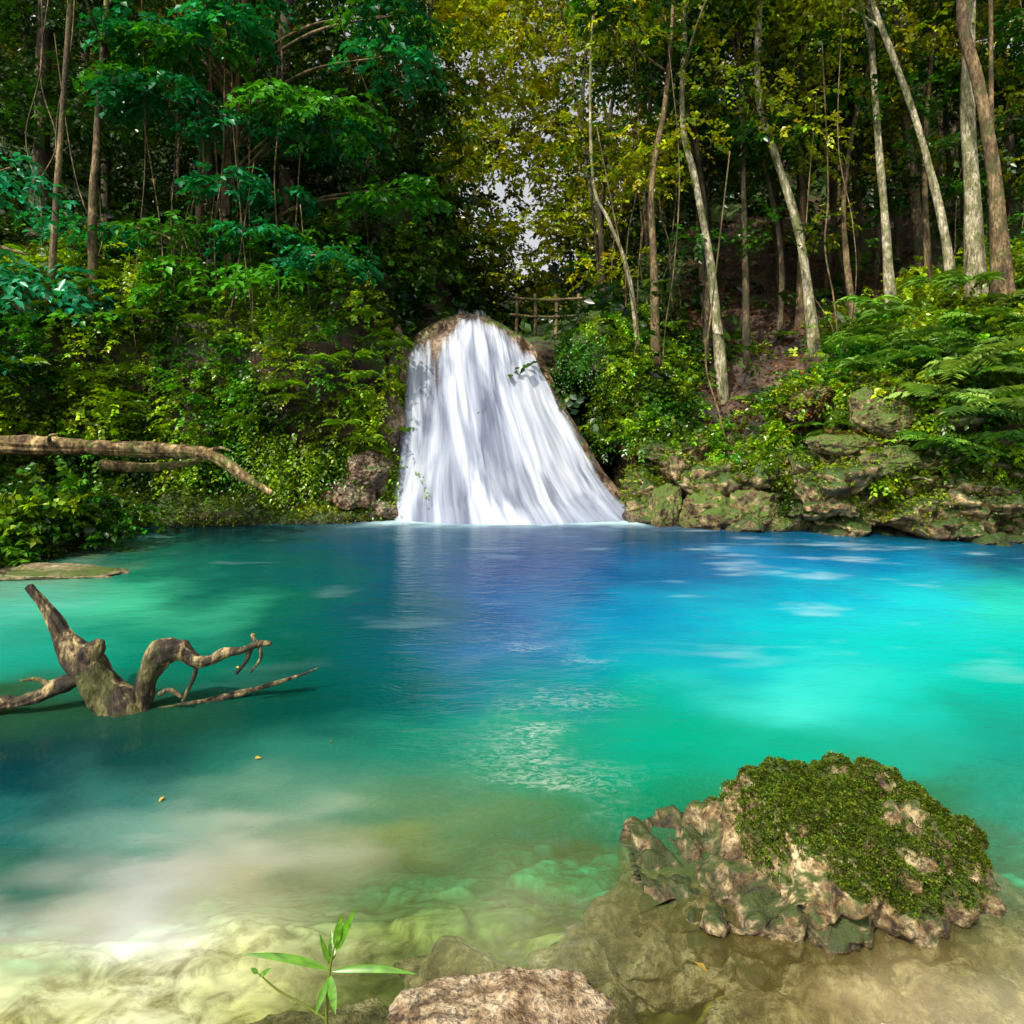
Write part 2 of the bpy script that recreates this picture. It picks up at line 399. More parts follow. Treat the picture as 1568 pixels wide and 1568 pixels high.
shrubs('hanging_foliage', mL4, 1700, 11, .07, G1, thick=.3, tw=.5, droop=1.2, col2=G2, seed=33, hang=.6)
mL3 = wnd(-1.2, -.625, Bf, .01)*wnd(.06, 1.4, Zf, .05)*(Yf < 11.2)
shrubs('bank_shrub', mL3, 4200, 9, .11, (.025, .11, .005), thick=.85, col2=(.12, .22, .006), seed=41)
mR = wnd(.145, .275, Bf, .012)*wnd(1.5, 4.4, Zf, .25)*(Yf < 16.5)
shrubs('bank_shrub', mR, 4400, 9, .08, (.035, .14, .005), thick=.5, col2=(.17, .28, .006), seed=51)
mR1 = wnd(.07, .27, Bf, .012)*wnd(3.0, 4.4, Zf, .2)*(Yf < 15.6)
shrubs('hanging_foliage', mR1, 1200, 10, .06, G1, thick=.2, tw=.3, droop=1.0, col2=G2, seed=53, hang=.4)
mR2 = wnd(.25, .5, Bf, .03)*wnd(.9, 6, Zf, .3)*(Yf < 18)*sstep(.6, 1, patch*fine)
shrubs('bank_undergrowth', mR2, 1200, 8, .08, G1, thick=.2, col2=G2, seed=61)
mR3 = wnd(.47, 1.4, Bf, .03)*wnd(2.6, 6.5, Zf, .3)*(Yf < 16)*(.2+.8*patch)
shrubs('bank_foliage', mR3, 9500, 9, .10, G1, thick=1.0, col2=(.22, .31, .006), seed=71)
mR4 = wnd(.155, 1.4, Bf, .02)*wnd(.2, 2.7, Zf, .1)*(Yf < 14)*sstep(.0, .7, patch*fine*.9+(Gn[:, 2]-.35)*1.1)
shrubs('bank_moss', mR4, 20000, 6, .036, (.15, .20, .005), thick=.06, tw=.08, col2=(.06, .13, .006), seed=81)
mR5 = wnd(.25, 1.2, Bf, .02)*wnd(.9, 2.7, Zf, .1)*(Yf < 14)*sstep(.45, .9, patch*(1-fine)+.3*fine)
shrubs('bank_undergrowth', mR5, 2400, 9, .085, G1, thick=.35, col2=G2, seed=85)
mLt = wnd(.25, .62, Bf, .02)*wnd(1.5, 7, Zf, .2)*(Yf < 22)
shrubs('leaf_litter', mLt, 3500, 3, .09, (.09, .038, .012), thick=.03, tw=.08, col2=(.16, .08, .03), seed=87)
mH = (Yf > 14)*(Yf < 45)*wnd(-1.2, 1.25, Bf, .05)*(1-.85*wnd(-.09, .09, Bf, .02)*(Yf < 20))*(.15+patch)/np.maximum(Yf, 10)
mH = mH*np.where((Bf > .25) & (Yf < 22), .10, 1)
shrubs('hillside_foliage', mH, 16000, 8, .22, (.007, .028, .003), thick=1.6, tw=.6, col2=(.035, .08, .005), seed=91, nfrq=.4)  # leaf colour darkened to paint in the forest interior's shade

def fern(lv, c, n, length, col, ll=.12, up=.6):
    th = rng.uniform(0, 2*np.pi, n)
    D = np.stack([np.cos(th), np.sin(th), rng.uniform(up-.25, up+.3, n)], -1)
    lv.twigs(np.repeat([c], n, 0), D, length*rng.uniform(.7, 1.1, n), 34, ll, .15, .55, col, .12, fern=True, jit=.06, spread=1, fwd=.25)
lf = Leaves()
P, Nm = scatter(wnd(.53, .95, Bf, .02)*wnd(2.0, 4.4, Zf, .1)*(Yf < 13.5), 50)
for p, n_ in zip(P, Nm): fern(lf, p+n_*rng.uniform(.5, 1.0), 10, .85, np.array([.13, .28, .03])*rng.uniform(.5, 1.4), .18)
for b, d_, z_ in ((.66, 10.7, 2.35), (.71, 10.3, 2.1), (.76, 10.1, 2.2), (.73, 10.4, 2.7), (.80, 10, 2.4), (.69, 10.8, 2.9), (.62, 11.3, 2.5), (.78, 10.2, 3.1)):
    fern(lf, at(b, d_, z_), 11, 1.05, np.array([.24, .38, .08])*rng.uniform(.7, 1.2), .24, .35)
P, Nm = scatter(wnd(-.9, -.2, Bf, .02)*wnd(1.2, 5, Zf, .1)*(Yf < 15), 60)
for p, n_ in zip(P, Nm): fern(lf, p+n_*rng.uniform(.3, .8), 8, .6, np.array((.13, .27, .006))*rng.uniform(.5, 1.2), .13)
P, Nm = scatter(wnd(.15, .5, Bf, .02)*wnd(1.4, 4.5, Zf, .1)*(Yf < 16), 22)
for p, n_ in zip(P, Nm): fern(lf, p+n_*.2, 8, .5, (.10, .22, .008), .12)
lf.build('fern')

# ------------------------------------------------------------ forest canopy
fo = Leaves()
cnt = 0
while cnt < 820:
    b = rng.uniform(-1.1, 1.15); y = rng.uniform(16.5, 34); e = rng.uniform(.1, .9)
    z = 2+e*y
    gap = np.exp(-((b-.055)/.04)**2)*sstep(.15, .3, e)
    if b < -.08: p = .45+.55*sstep(.15, .35, e)
    else: p = .05+.9*sstep(.24, .42, e)
    if abs(b-.02) < .1 and e < .3: p = .9
    p *= (1-.45*gap)
    if -.12 < b < .1 and y < 20 and e < .3: p = 0
    if rng.random() > p: continue
    r = rng.uniform(.5, 1.3)*(y/20)
    far = sstep(16, 26, y)
    backlit = sstep(-.3, .3, b)*.7+.3*sstep(.3, .6, e)  # backlit canopy glow put into leaf colour, stronger high and right
    col = np.array([.009, .042, .003])*(1-backlit*far)+np.array([.40, .40, .006])*backlit*far
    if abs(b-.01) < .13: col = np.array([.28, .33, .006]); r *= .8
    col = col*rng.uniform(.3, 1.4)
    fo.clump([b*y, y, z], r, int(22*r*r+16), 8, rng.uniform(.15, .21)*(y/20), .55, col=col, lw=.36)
    cnt += 1
for i in range(66):     # foliage closing over the stream valley
    y = rng.uniform(20, 31); b = rng.uniform(-.12, .11); e = rng.uniform(.17, .68)
    if abs(b-.045) < .026 and rng.random() < .8: continue
    r = rng.uniform(.5, 1.0)*(y/24)
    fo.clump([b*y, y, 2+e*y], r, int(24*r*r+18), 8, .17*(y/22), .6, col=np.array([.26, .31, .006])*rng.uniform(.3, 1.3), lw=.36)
for i in range(310):
    b = rng.uniform(.11, 1.0); y = rng.uniform(14.2, 17.5); e = .66-.46*rng.random()**1.5
    if rng.random() > .15+.85*sstep(.28, .46, e): continue
    r = rng.uniform(.35, .8)
    col = (np.array([.022, .09, .004]) if rng.random() < .55 else np.array([.28, .34, .006]))*rng.uniform(.4, 1.3)
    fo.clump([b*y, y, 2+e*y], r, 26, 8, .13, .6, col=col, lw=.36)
for i in range(70):
    b = rng.uniform(-1.0, -.1); y = rng.uniform(14.2, 16.5); e = rng.uniform(.36, .68)
    fo.clump([b*y, y, 2+e*y], rng.uniform(.5, .9), 34, 8, .14, .5, col=np.array([.016, .06, .004])*rng.uniform(.3, 1.6), lw=.34)  # dark leaf colour stands in for shade behind the boughs
fo.build('forest_foliage')

# ------------------------------------------------------------ trees
def tree(name, pts, r0, mat, crown_r=1.4, nclump=5, limbs=3, ll=.13, col=(.05, .12, .014), seg=9):
    P = [at(*p) for p in pts]
    P[0][2] -= .3
    top = P[-1].copy()
    if top[2] < 13:
        d = nrm((P[-1]-P[-2])[None])[0]; d = nrm((d+np.array([0, 0, .6]))[None])[0]
        P.append(top+d*(14.5-top[2])*.5+rng.normal(0, .15, 3)); P.append(P[-1]+np.array([rng.normal(0, .4), rng.normal(0, .4), 2.2]))
    k = len(P); R = np.linspace(r0, r0*.4, k); R[0] *= 1.5
    root = bpy.data.objects.new(name, None); root.location = P[0]; link(root)
    parts = [tube(P, R, seg, 9, .09, seed=int(rng.integers(999)))]
    lv = Leaves()
    path = smooth_path(P, 10)
    for i in range(limbs):
        j = int(len(path)*rng.uniform(.5, .95)); s = path[j]
        th = rng.uniform(0, 2*np.pi); d = np.array([math.cos(th), math.sin(th), rng.uniform(.5, 1.1)]); ln = rng.uniform(1.0, 2.0)
        e = s+d*ln; m = s+d*ln*.5+rng.normal(0, .12, 3)
        rr = r0*.4
        parts.append(tube([s, m, e], [rr, rr*.7, rr*.3], 6, 6, .05))
        lv.clump(e, crown_r*.6, 40, 8, ll, .6, col=np.array(col)*rng.uniform(.6, 1.25))
    for i in range(nclump):
        c = P[-1]+rng.normal(0, 1, 3)*np.array([crown_r, crown_r, .8])
        parts.append(tube([path[-6], (path[-6]+c)/2+rng.normal(0, .1, 3), c], [r0*.35, r0*.25, r0*.1], 5, 5, .05))
        lv.clump(c, crown_r*.8, 45, 7, ll*1.3, .6, col=np.array(col)*rng.uniform(.8, 1.25))
    V, F = merge(parts)
    mesh_obj('trunk', V-P[0], F, mat, smooth=True, parent=root)
    ob = lv.build('crown', parent=root); ob.location = -Vector(P[0])
    return root
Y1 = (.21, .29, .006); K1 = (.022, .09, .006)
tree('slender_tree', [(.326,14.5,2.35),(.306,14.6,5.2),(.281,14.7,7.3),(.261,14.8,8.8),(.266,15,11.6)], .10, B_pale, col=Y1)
tree('slender_tree', [(.468,14.6,3.3),(.441,14.6,6.0),(.401,14.7,8.0),(.376,14.8,9.4),(.381,15,12)], .105, B_pale, col=Y1)
tree('slender_tree', [(.53,15.0,3.7),(.508,15.0,6.5),(.52,15.1,8.5),(.546,15.2,10.2),(.551,15.3,12)], .065, B_brown, col=Y1)
tree('slender_tree', [(.583,14.2,4.2),(.57,14.2,6.5),(.558,14.3,8.6),(.546,14.4,11.4)], .095, B_pale, col=Y1)
tree('slender_tree', [(.678,13.6,4.6),(.66,13.6,6.0),(.626,13.7,7.9),(.59,13.8,9.4),(.545,14,11.2)], .09, B_pale, col=Y1)
tree('broad_tree', [(.712,13.4,4.4),(.705,13.4,6.5),(.698,13.4,8.5),(.70,13.5,11)], .17, B_pale, col=Y1, crown_r=1.8)
tree('broad_tree', [(.752,12.6,4.4),(.74,12.6,6.5),(.715,12.6,8.4),(.69,12.7,9.7),(.694,12.8,11)], .14, B_brown, col=Y1, crown_r=1.6)
tree('slender_tree', [(.745,13.8,4.8),(.735,13.8,7.5),(.733,13.8,11)], .06, B_brown, col=Y1)
tree('slender_tree', [(.221,14.4,3.0),(.217,14.4,5.3),(.214,14.4,7.2),(.236,14.6,9.2),(.25,14.7,12)], .085, B_brown, col=Y1)
tree('slender_tree', [(.20,14.2,2.9),(.180,14.1,5.0),(.150,14.1,6.2),(.125,14.2,7.1),(.12,14.5,9.5)], .05, B_pale, nclump=3, limbs=0, col=Y1, crown_r=1)
tree('slender_tree', [(.44,16,4.2),(.445,16,7),(.44,16,9.5),(.45,16,13)], .09, B_brown, col=Y1)
tree('slender_tree', [(.36,15.2,3.4),(.355,15.2,7),(.35,15.2,9.5),(.34,15.2,13)], .07, B_dark, col=Y1)
tree('slender_tree', [(.64,15.0,5),(.632,15.0,8),(.65,15.0,12)], .06, B_brown, col=Y1)
tree('slender_tree', [(-.709,12.3,3.9),(-.70,12.2,5.6),(-.69,12.2,7.4),(-.675,12.2,10.0)], .065, B_brown, col=K1)
tree('slender_tree', [(-.64,13.0,4.4),(-.642,12.9,6.0),(-.635,12.9,7.7),(-.62,12.9,10.4)], .08, B_brown, col=K1)
tree('broad_tree', [(-.725,15,6),(-.72,15,8),(-.715,15,12)], .2, B_dark, col=K1)
tree('broad_tree', [(-.345,15,5.6),(-.342,14.9,8.0),(-.35,14.8,10),(-.335,14.8,12.5)], .2, B_dark, col=K1, crown_r=1.8)
tree('slender_tree', [(-.47,14.2,5),(-.478,14.1,7),(-.46,14.1,9.6),(-.47,14.1,12)], .08, B_brown, col=K1)

parts = []
for i in range(70):
    b = rng.uniform(-1.0, 1.1) if i % 2 else rng.uniform(.12, .8)
    if -.12 < b < .11: continue
    y = rng.uniform(15.5, 26)
    j = np.argmin(np.abs(Bf-b)*30+np.abs(Yf-y)); z0 = Gx[j, 2]-.3
    ln = rng.normal(0, .5, 2)-[.4, 0]; H = rng.uniform(8, 13)
    base = np.array([b*y, y, z0]); q = rng.normal(0, .15, (3, 3)); q[:, 2] = 0
    Pp = [base, base+[ln[0]*.2, ln[1]*.2, H*.3]+q[0], base+[ln[0]*.6, ln[1]*.6, H*.65]+q[1], base+[ln[0], ln[1], H]+q[2]]
    r = rng.uniform(.03, .12)
    parts.append(tube(np.array(Pp), [r*1.3, r, r*.8, r*.5], 7, 7, .08, seed=i))
V, F = merge(parts); mesh_obj('forest_trunks', V, F, B_dark, smooth=True)
parts = []
for i in range(54):
    b = rng.uniform(-.75, .8)
    if -.2 < b < .15: continue
    y = rng.uniform(12.9, 17)
    if b < -.2: y = rng.uniform(12.6, 14)
    j = np.argmin(np.abs(Bf-b)*30+np.abs(Yf-y)); z0 = Gx[j, 2]-.1
    H = rng.uniform(3, 8); base = np.array([b*y, y, z0])
    q = rng.normal(0, .14, (5, 3))
    Pp = [base+q[0]*[1, 1, 0], base+[0, 0, H*.25]+q[1], base+[0, 0, H*.5]+q[2], base+[0, 0, H*.8]+q[4], base+[rng.normal(-.2, .3), 0, H+2]+q[3]]
    r = rng.uniform(.009, .02)
    parts.append(tube(np.array(Pp), [r, r, r, r, r*.7], 5, 7, .05, seed=i))
V, F = merge(parts); mesh_obj('hanging_vines', V, F, B_brown, smooth=True)

# ------------------------------------------------------------ left overhanging boughs
bo = Leaves(); parts = []
root = bpy.data.objects.new('overhanging_tree', None); root.location = (-6.2, 14.4, 5); link(root)
rt = np.array([-6.2, 14.4, 5.])
trk = [at(-.43, 14.4, 4.6), at(-.435, 14.2, 7), at(-.42, 14, 9.5), at(-.40, 13.8, 12.5)]
parts.append(tube(trk, [.16, .13, .11, .07], 9, 9, .08))
tp = smooth_path(trk, 10)
for i in range(38):
    b = rng.uniform(-.66, -.17); e = rng.uniform(.20, .66)
    if b > -.27: e = rng.uniform(.34, .62)
    if b < -.55: e = rng.uniform(.1, .62)
    y = rng.uniform(12.2, 13.8)
    c = np.array([b*y, y, 2+e*y])
    s = tp[np.argmin(np.abs(tp[:, 2]-(c[2]-.8)))]
    mid = (s+c)/2+[0, 0, .35]
    parts.append(tube([s, mid, c], [.05, .035, .012], 6, 6, .05))
    r = rng.uniform(.45, .85); n = 40
    colr = np.array([.008, .135, .045]) if rng.random() < .5 else np.array([.035, .16, .007])
    th = rng.uniform(0, 2*np.pi, n); rad = r*np.sqrt(rng.random(n))
    O = c+np.stack([np.cos(th)*rad, np.sin(th)*rad, rng.normal(0, .09, n)-rad*.15], -1)
    D = np.stack([np.cos(th), np.sin(th)-.25, rng.normal(0, .2, n)], -1)
    bo.twigs(O, D, .40, 8, .18, .30, .45, colr*rng.uniform(.4, 1.6), .22)
V, F = merge(parts); mesh_obj('trunk', V-rt, F, B_brown, smooth=True, parent=root)
o = bo.build('crown', parent=root); o.location = -Vector(rt)
bn = Leaves()
for i in range(13):
    b = rng.uniform(-.90, -.74); e = rng.uniform(.10, .40); y = rng.uniform(8.3, 9.4)
    c = np.array([b*y, y, 2+e*y]); n = 12
    O = c+rng.normal(0, .26, (n, 3))*[1, 1, .4]; D = rng.normal(0, 1, (n, 3))*[1, 1, .25]+[.5, -.4, -.1]
    bn.twigs(O, D, .45, 8, .14, .26, .5, (.010, .20, .09), .25)
pb = [at(-1.25, 9, 3.2), at(-1.0, 9, 4.2), at(-.84, 8.9, 4.4), at(-.74, 8.8, 4.2)]
rb = bpy.data.objects.new('leaning_tree', None); link(rb)
V, F = merge([tube(pb, [.1, .07, .04, .015], 7, 8, .05), tube([pb[1], at(-.88, 8.8, 5.0), at(-.76, 8.8, 5.4)], [.05, .03, .012], 6, 6, .05)])
mesh_obj('trunk', V, F, B_brown, smooth=True, parent=rb); bn.build('crown', parent=rb)

# ------------------------------------------------------------ waterfall
nu, nv = 300, 300
u = np.linspace(-.16, 1.035, nu)[:, None]; v = np.linspace(0, 1, nv)[None, :]
def fall_surface(u, v, off):
    vv = np.clip((v-.14)/.86, 0, 1); top = np.clip(1-v/.14, 0, 1)
    xl = np.interp(vv, [0, .03, .08, .2, .5, .8, 1], [-1.72, -1.9, -2.03, -2.14, -2.20, -2.34, -2.52]); xr = np.interp(vv, [0, .03, .08, .2, .35, .5, .8, .92, 1], [.05, .22, .4, .6, .80, 1.04, 1.74, 2.15, 2.6])
    x = xl+(xr-xl)*u
    zt = 4.28-.5*np.abs(u-.42)**2.2*3.2
    z = zt*(1-vv**1.25)-.12*top+(-.25)*(vv >= 1)
    y = 14.45-1.35*vv**.75+1.6*top-np.sin(np.pi*np.clip(u, 0, 1))*.65*(.35+.65*vv)+.5*(np.abs(u-.5) > .5)*(np.abs(u-.5)-.5)*6
    return np.stack([x, y-off, z+off*.3*(1-vv)], -1)
Fr = fall_surface(u, v, 0)
Fr[..., 1] -= .16*fbm(Fr*np.array([2.0, 1, 1.6]), 4, 5)+.08*fbm(Fr*np.array([6, 2, 3]), 3, 8)
mesh_obj('travertine_cliff', Fr.reshape(-1, 3), gridF(nu, nv), M_trav, smooth=True)

m, nt, out = newmat('falling_water')
at_ = N(nt, 'ShaderNodeAttribute', _attribute_name='fuv')
sp = N(nt, 'ShaderNodeSeparateColor'); L(nt, at_.outputs['Color'], sp.inputs[0])
def streak(su, sv, off, det=3, dist=.3):
    cb = N(nt, 'ShaderNodeCombineXYZ')
    a = N(nt, 'ShaderNodeMath', _operation='MULTIPLY'); L(nt, sp.outputs[0], a.inputs[0]); a.inputs[1].default_value = su
    b = N(nt, 'ShaderNodeMath', _operation='MULTIPLY'); L(nt, sp.outputs[1], b.inputs[0]); b.inputs[1].default_value = sv
    L(nt, a.outputs[0], cb.inputs[0]); L(nt, b.outputs[0], cb.inputs[1]); cb.inputs[2].default_value = off
    return noise(nt, cb.outputs[0], 1, det, .55, dist)
s1 = streak(8, 2.2, 0, 3, .7); s2 = streak(36, 4.0, 5, 2, .5)
wv = N(nt, 'ShaderNodeMath', _operation='MULTIPLY'); L(nt, s2, wv.inputs[0]); wv.inputs[1].default_value = .5
ad = N(nt, 'ShaderNodeMath', _operation='MULTIPLY_ADD'); L(nt, s1, ad.inputs[0]); ad.inputs[1].default_value = 1.5; L(nt, wv.outputs[0], ad.inputs[2])
ad2 = N(nt, 'ShaderNodeMath', _operation='MULTIPLY_ADD'); L(nt, ad.outputs[0], ad2.inputs[0]); ad2.inputs[1].default_value = .9
L(nt, sp.outputs[2], ad2.inputs[2])
al = N(nt, 'ShaderNodeMapRange', _interpolation_type='SMOOTHSTEP'); L(nt, ad2.outputs[0], al.inputs[0])
al.inputs[1].default_value = 1.04; al.inputs[2].default_value = 1.50
mr = N(nt, 'ShaderNodeMapRange'); L(nt, ad.outputs[0], mr.inputs[0]); mr.inputs[1].default_value = .75; mr.inputs[2].default_value = 1.25
cr = ramp(nt, mr.outputs[0], [(.0, (.20, .22, .31)), (.5, (.38, .42, .52)), (1.0, (.72, .75, .82))])
d = N(nt, 'ShaderNodeBsdfDiffuse'); L(nt, cr.outputs[0], d.inputs[0])
tl = N(nt, 'ShaderNodeBsdfTranslucent'); L(nt, cr.outputs[0], tl.inputs[0])
mm = N(nt, 'ShaderNodeMixShader', Fac=.3); L(nt, d.outputs[0], mm.inputs[1]); L(nt, tl.outputs[0], mm.inputs[2])
bm_ = N(nt, 'ShaderNodeBump', Strength=.2, Distance=.06); L(nt, ad.outputs[0], bm_.inputs['Height']); L(nt, bm_.outputs[0], d.inputs['Normal'])
tr = N(nt, 'ShaderNodeBsdfTransparent'); mx = N(nt, 'ShaderNodeMixShader')
L(nt, al.outputs[0], mx.inputs[0]); L(nt, tr.outputs[0], mx.inputs[1]); L(nt, mm.outputs[0], mx.inputs[2]); L(nt, mx.outputs[0], out.inputs[0])
M_fall = m
root = bpy.data.objects.new('waterfall', None); link(root)
for li, off in enumerate((.16, .25)):
    uu = np.linspace(-.02, 1.02, 260)[:, None]
    W = fall_surface(uu, v, off)
    W[..., 1] -= .06*fbm(np.stack([uu*14+v*0, v*3+uu*0, uu*0+v*0+li], -1), 3, 4+li)
    ug, vg = uu+v*0, v+uu*0
    wob = .05*fbm(np.stack([vg*7, ug*0, ug*0], -1), 3, 3)
    cov = .44+.22*sstep(.15, .5, vg)
    cov -= .6*(1-sstep(0, .06, ug+.02+wob))+.6*sstep(.93, 1.01, ug+wob)
    n3 = fbm(np.stack([ug*7, vg*7, ug*0], -1), 3, 66)
    cov -= .68*np.exp(-((ug-.14)/.18)**2-((vg-.24)/.12)**2)*(1+n3*.9)
    cov -= .30*np.exp(-((ug-.20)/.05)**2-((vg-.46)/.16)**2)
    cov -= .60*np.exp(-((ug-.90)/.20)**2-((vg-.24)/.15)**2)*(1+n3*.9)
    cov -= .60*np.exp(-((ug-.5)/.5)**2-((vg-.19)/.07)**2)*(1+n3*1.8)
    cov -= .26*np.exp(-((ug-.66)/.25)**2-((vg-.88)/.1)**2)*(1+n3)
    cov += .12*np.exp(-((ug-.38)/.25)**2-((vg-.65)/.3)**2)
    cov += .25*sstep(.94, .99, vg)-.1*li
    fuv = np.stack([ug+li*.37, vg, cov], -1).reshape(-1, 3)
    mesh_obj('water_veil', W.reshape(-1, 3), gridF(260, nv), M_fall, smooth=True, extra={'fuv': fuv}, parent=root)

# ------------------------------------------------------------ pool: bed and water
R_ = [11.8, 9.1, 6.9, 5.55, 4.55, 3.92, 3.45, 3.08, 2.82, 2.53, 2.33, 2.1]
CG = np.array([  # water tints, with sunlit streaks and shadowed patches painted in
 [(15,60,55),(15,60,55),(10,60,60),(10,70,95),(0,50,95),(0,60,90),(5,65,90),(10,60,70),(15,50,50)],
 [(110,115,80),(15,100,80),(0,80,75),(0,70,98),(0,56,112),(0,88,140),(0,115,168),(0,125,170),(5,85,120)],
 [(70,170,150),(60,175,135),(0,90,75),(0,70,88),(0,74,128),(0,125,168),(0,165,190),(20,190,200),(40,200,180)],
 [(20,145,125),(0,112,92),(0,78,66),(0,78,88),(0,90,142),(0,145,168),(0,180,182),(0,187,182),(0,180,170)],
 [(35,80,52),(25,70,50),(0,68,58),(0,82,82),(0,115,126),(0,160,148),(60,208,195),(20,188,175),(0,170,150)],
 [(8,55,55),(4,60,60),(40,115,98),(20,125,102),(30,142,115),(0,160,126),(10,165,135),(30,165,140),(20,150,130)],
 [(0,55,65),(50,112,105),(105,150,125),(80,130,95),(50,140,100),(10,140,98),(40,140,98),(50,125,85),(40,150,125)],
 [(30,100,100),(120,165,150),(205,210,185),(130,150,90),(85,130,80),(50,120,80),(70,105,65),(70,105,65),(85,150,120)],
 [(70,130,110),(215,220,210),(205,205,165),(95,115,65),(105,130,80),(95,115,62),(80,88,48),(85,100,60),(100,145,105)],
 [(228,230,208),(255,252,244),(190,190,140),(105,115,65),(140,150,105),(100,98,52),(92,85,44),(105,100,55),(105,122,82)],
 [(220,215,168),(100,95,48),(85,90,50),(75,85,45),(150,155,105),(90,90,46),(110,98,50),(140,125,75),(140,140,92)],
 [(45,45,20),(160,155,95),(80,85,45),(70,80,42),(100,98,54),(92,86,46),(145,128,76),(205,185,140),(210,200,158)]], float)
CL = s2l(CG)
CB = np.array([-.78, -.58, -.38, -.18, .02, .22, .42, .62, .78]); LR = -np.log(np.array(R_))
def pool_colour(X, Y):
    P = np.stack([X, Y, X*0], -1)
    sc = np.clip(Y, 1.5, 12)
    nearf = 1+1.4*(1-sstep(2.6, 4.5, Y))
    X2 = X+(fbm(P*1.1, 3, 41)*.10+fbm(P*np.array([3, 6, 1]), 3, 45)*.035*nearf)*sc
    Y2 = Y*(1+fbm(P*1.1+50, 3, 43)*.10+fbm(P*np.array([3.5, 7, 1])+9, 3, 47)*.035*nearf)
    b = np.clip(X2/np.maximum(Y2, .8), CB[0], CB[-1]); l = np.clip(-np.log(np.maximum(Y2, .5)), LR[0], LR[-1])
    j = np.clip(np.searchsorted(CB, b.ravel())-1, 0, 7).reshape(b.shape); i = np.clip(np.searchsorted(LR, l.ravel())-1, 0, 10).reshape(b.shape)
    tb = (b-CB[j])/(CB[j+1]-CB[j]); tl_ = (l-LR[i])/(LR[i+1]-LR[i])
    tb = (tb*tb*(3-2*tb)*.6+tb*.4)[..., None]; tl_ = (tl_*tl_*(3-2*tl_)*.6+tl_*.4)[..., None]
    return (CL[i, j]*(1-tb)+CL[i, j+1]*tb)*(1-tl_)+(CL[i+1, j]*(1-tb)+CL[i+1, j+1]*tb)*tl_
def bed_z(X, Y):
    z = np.interp(Y, [-2, 0, 1.5, 2.2, 3, 4, 6, 9, 16], [.2, -.1, -.16, -.24, -.42, -.85, -1.8, -2.5, -2.5])
    P = np.stack([X, Y, X*0], -1)
    return z+fbm(P*1.5, 4, 61)*.12*np.clip(Y/4, .7, 2)
xs = np.linspace(-15, 15, 300); xs = np.concatenate([xs[xs < -2.8], np.linspace(-2.8, 2.8, 480), xs[xs > 2.8]])
ys = np.concatenate([np.linspace(-2, 4.15, 420), np.linspace(4.2, 15.5, 150)])
X, Y = np.meshgrid(xs, ys, indexing='ij')
P = np.stack([X, Y, X*0], -1)
wp = P+.18*np.stack([fbm(P*3, 3, 301), fbm(P*3, 3, 302), X*0], -1)
f1, f21, cv = cells(wp*np.array([2.6, 4.2, 1]), 5)
h1, h21, hv = cells(wp*np.array([8, 11, 1]), 6)
stone = sstep(0, .25, f21)*(cv > .45)
rgt = .35+.65*sstep(-.6, .3, X)
Z = bed_z(X, Y)+(stone*.10*cv+np.minimum(h21, .3)*.05*hv)*rgt
colb = pool_colour(X, Y)*1.25  # bed takes on the same painted sun streaks and shadows
sh = .35+.65*sstep(0, .22, f21); sh2 = .65+.35*sstep(0, .2, h21)
tex = (.5+1.0*cv)*(sh*sh2*1.2*(.7+.6*hv))
grain = 1+.4*fbm(P*np.array([5, 12, 1])+3, 4, 512)
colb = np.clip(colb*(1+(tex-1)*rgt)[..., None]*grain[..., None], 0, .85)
m, nt, out = newmat('silt_with_sun_streaks')  # silt colour that also carries painted sunlight and shadow
a = N(nt, 'ShaderNodeAttribute', _attribute_name='col'); co = coords(nt)
n1 = noise(nt, co, 6, 6, .68, .6)
c = mixc(nt, 1, a.outputs['Color'], ramp(nt, n1, [(.36, (.4, .33, .2)), (.56, (1.3, 1.2, 1.0))]).outputs[0], 'MULTIPLY')
p = N(nt, 'ShaderNodeBsdfDiffuse'); L(nt, c, p.inputs['Color']); L(nt, p.outputs[0], out.inputs[0])
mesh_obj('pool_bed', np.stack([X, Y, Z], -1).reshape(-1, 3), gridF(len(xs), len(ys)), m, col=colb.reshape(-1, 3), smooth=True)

xs = np.linspace(-14.5, 14.5, 640); ys = np.linspace(-1.2, 15, 480)
X, Y = np.meshgrid(xs, ys, indexing='ij')
P = np.stack([X, Y, X*0], -1)
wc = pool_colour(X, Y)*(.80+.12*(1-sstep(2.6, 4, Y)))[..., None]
dist = np.hypot(np.maximum(np.abs(X+.0)-2.35, 0), Y-12.65)
fm = np.exp(-(dist/.42)**2)*1.1+.16*np.exp(-(dist/1.2)**2)
fm *= np.clip(.75+.8*fbm(P*3, 3, 12), 0, 1.3)
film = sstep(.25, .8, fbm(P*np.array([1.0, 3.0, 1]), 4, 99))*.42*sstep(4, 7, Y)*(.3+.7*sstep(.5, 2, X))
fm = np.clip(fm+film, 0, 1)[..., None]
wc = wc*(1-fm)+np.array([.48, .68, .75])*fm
dep = np.maximum(-bed_z(X, Y), .02)
op = 1-np.exp(-dep*(1.35+.5*sstep(2.6, 3.8, Y))); op = np.clip(np.maximum(op, fm[..., 0]), 0, 1)
glint = np.exp(-((X-.06*Y)/(.08*Y+.05))**2)*wnd(2.3, 6.0, Y, .6)  # mask for whitish ripple highlights painted along mid pool
glint = glint*sstep(-.3, .3, fbm(P*np.array([1.5, 3, 1]), 3, 404))
M_w, nt, out = newmat('pool_water')
a = N(nt, 'ShaderNodeAttribute', _attribute_name='col'); ao = N(nt, 'ShaderNodeAttribute', _attribute_name='opac')
so_ = N(nt, 'ShaderNodeSeparateColor'); L(nt, ao.outputs['Color'], so_.inputs[0])
co = coords(nt)
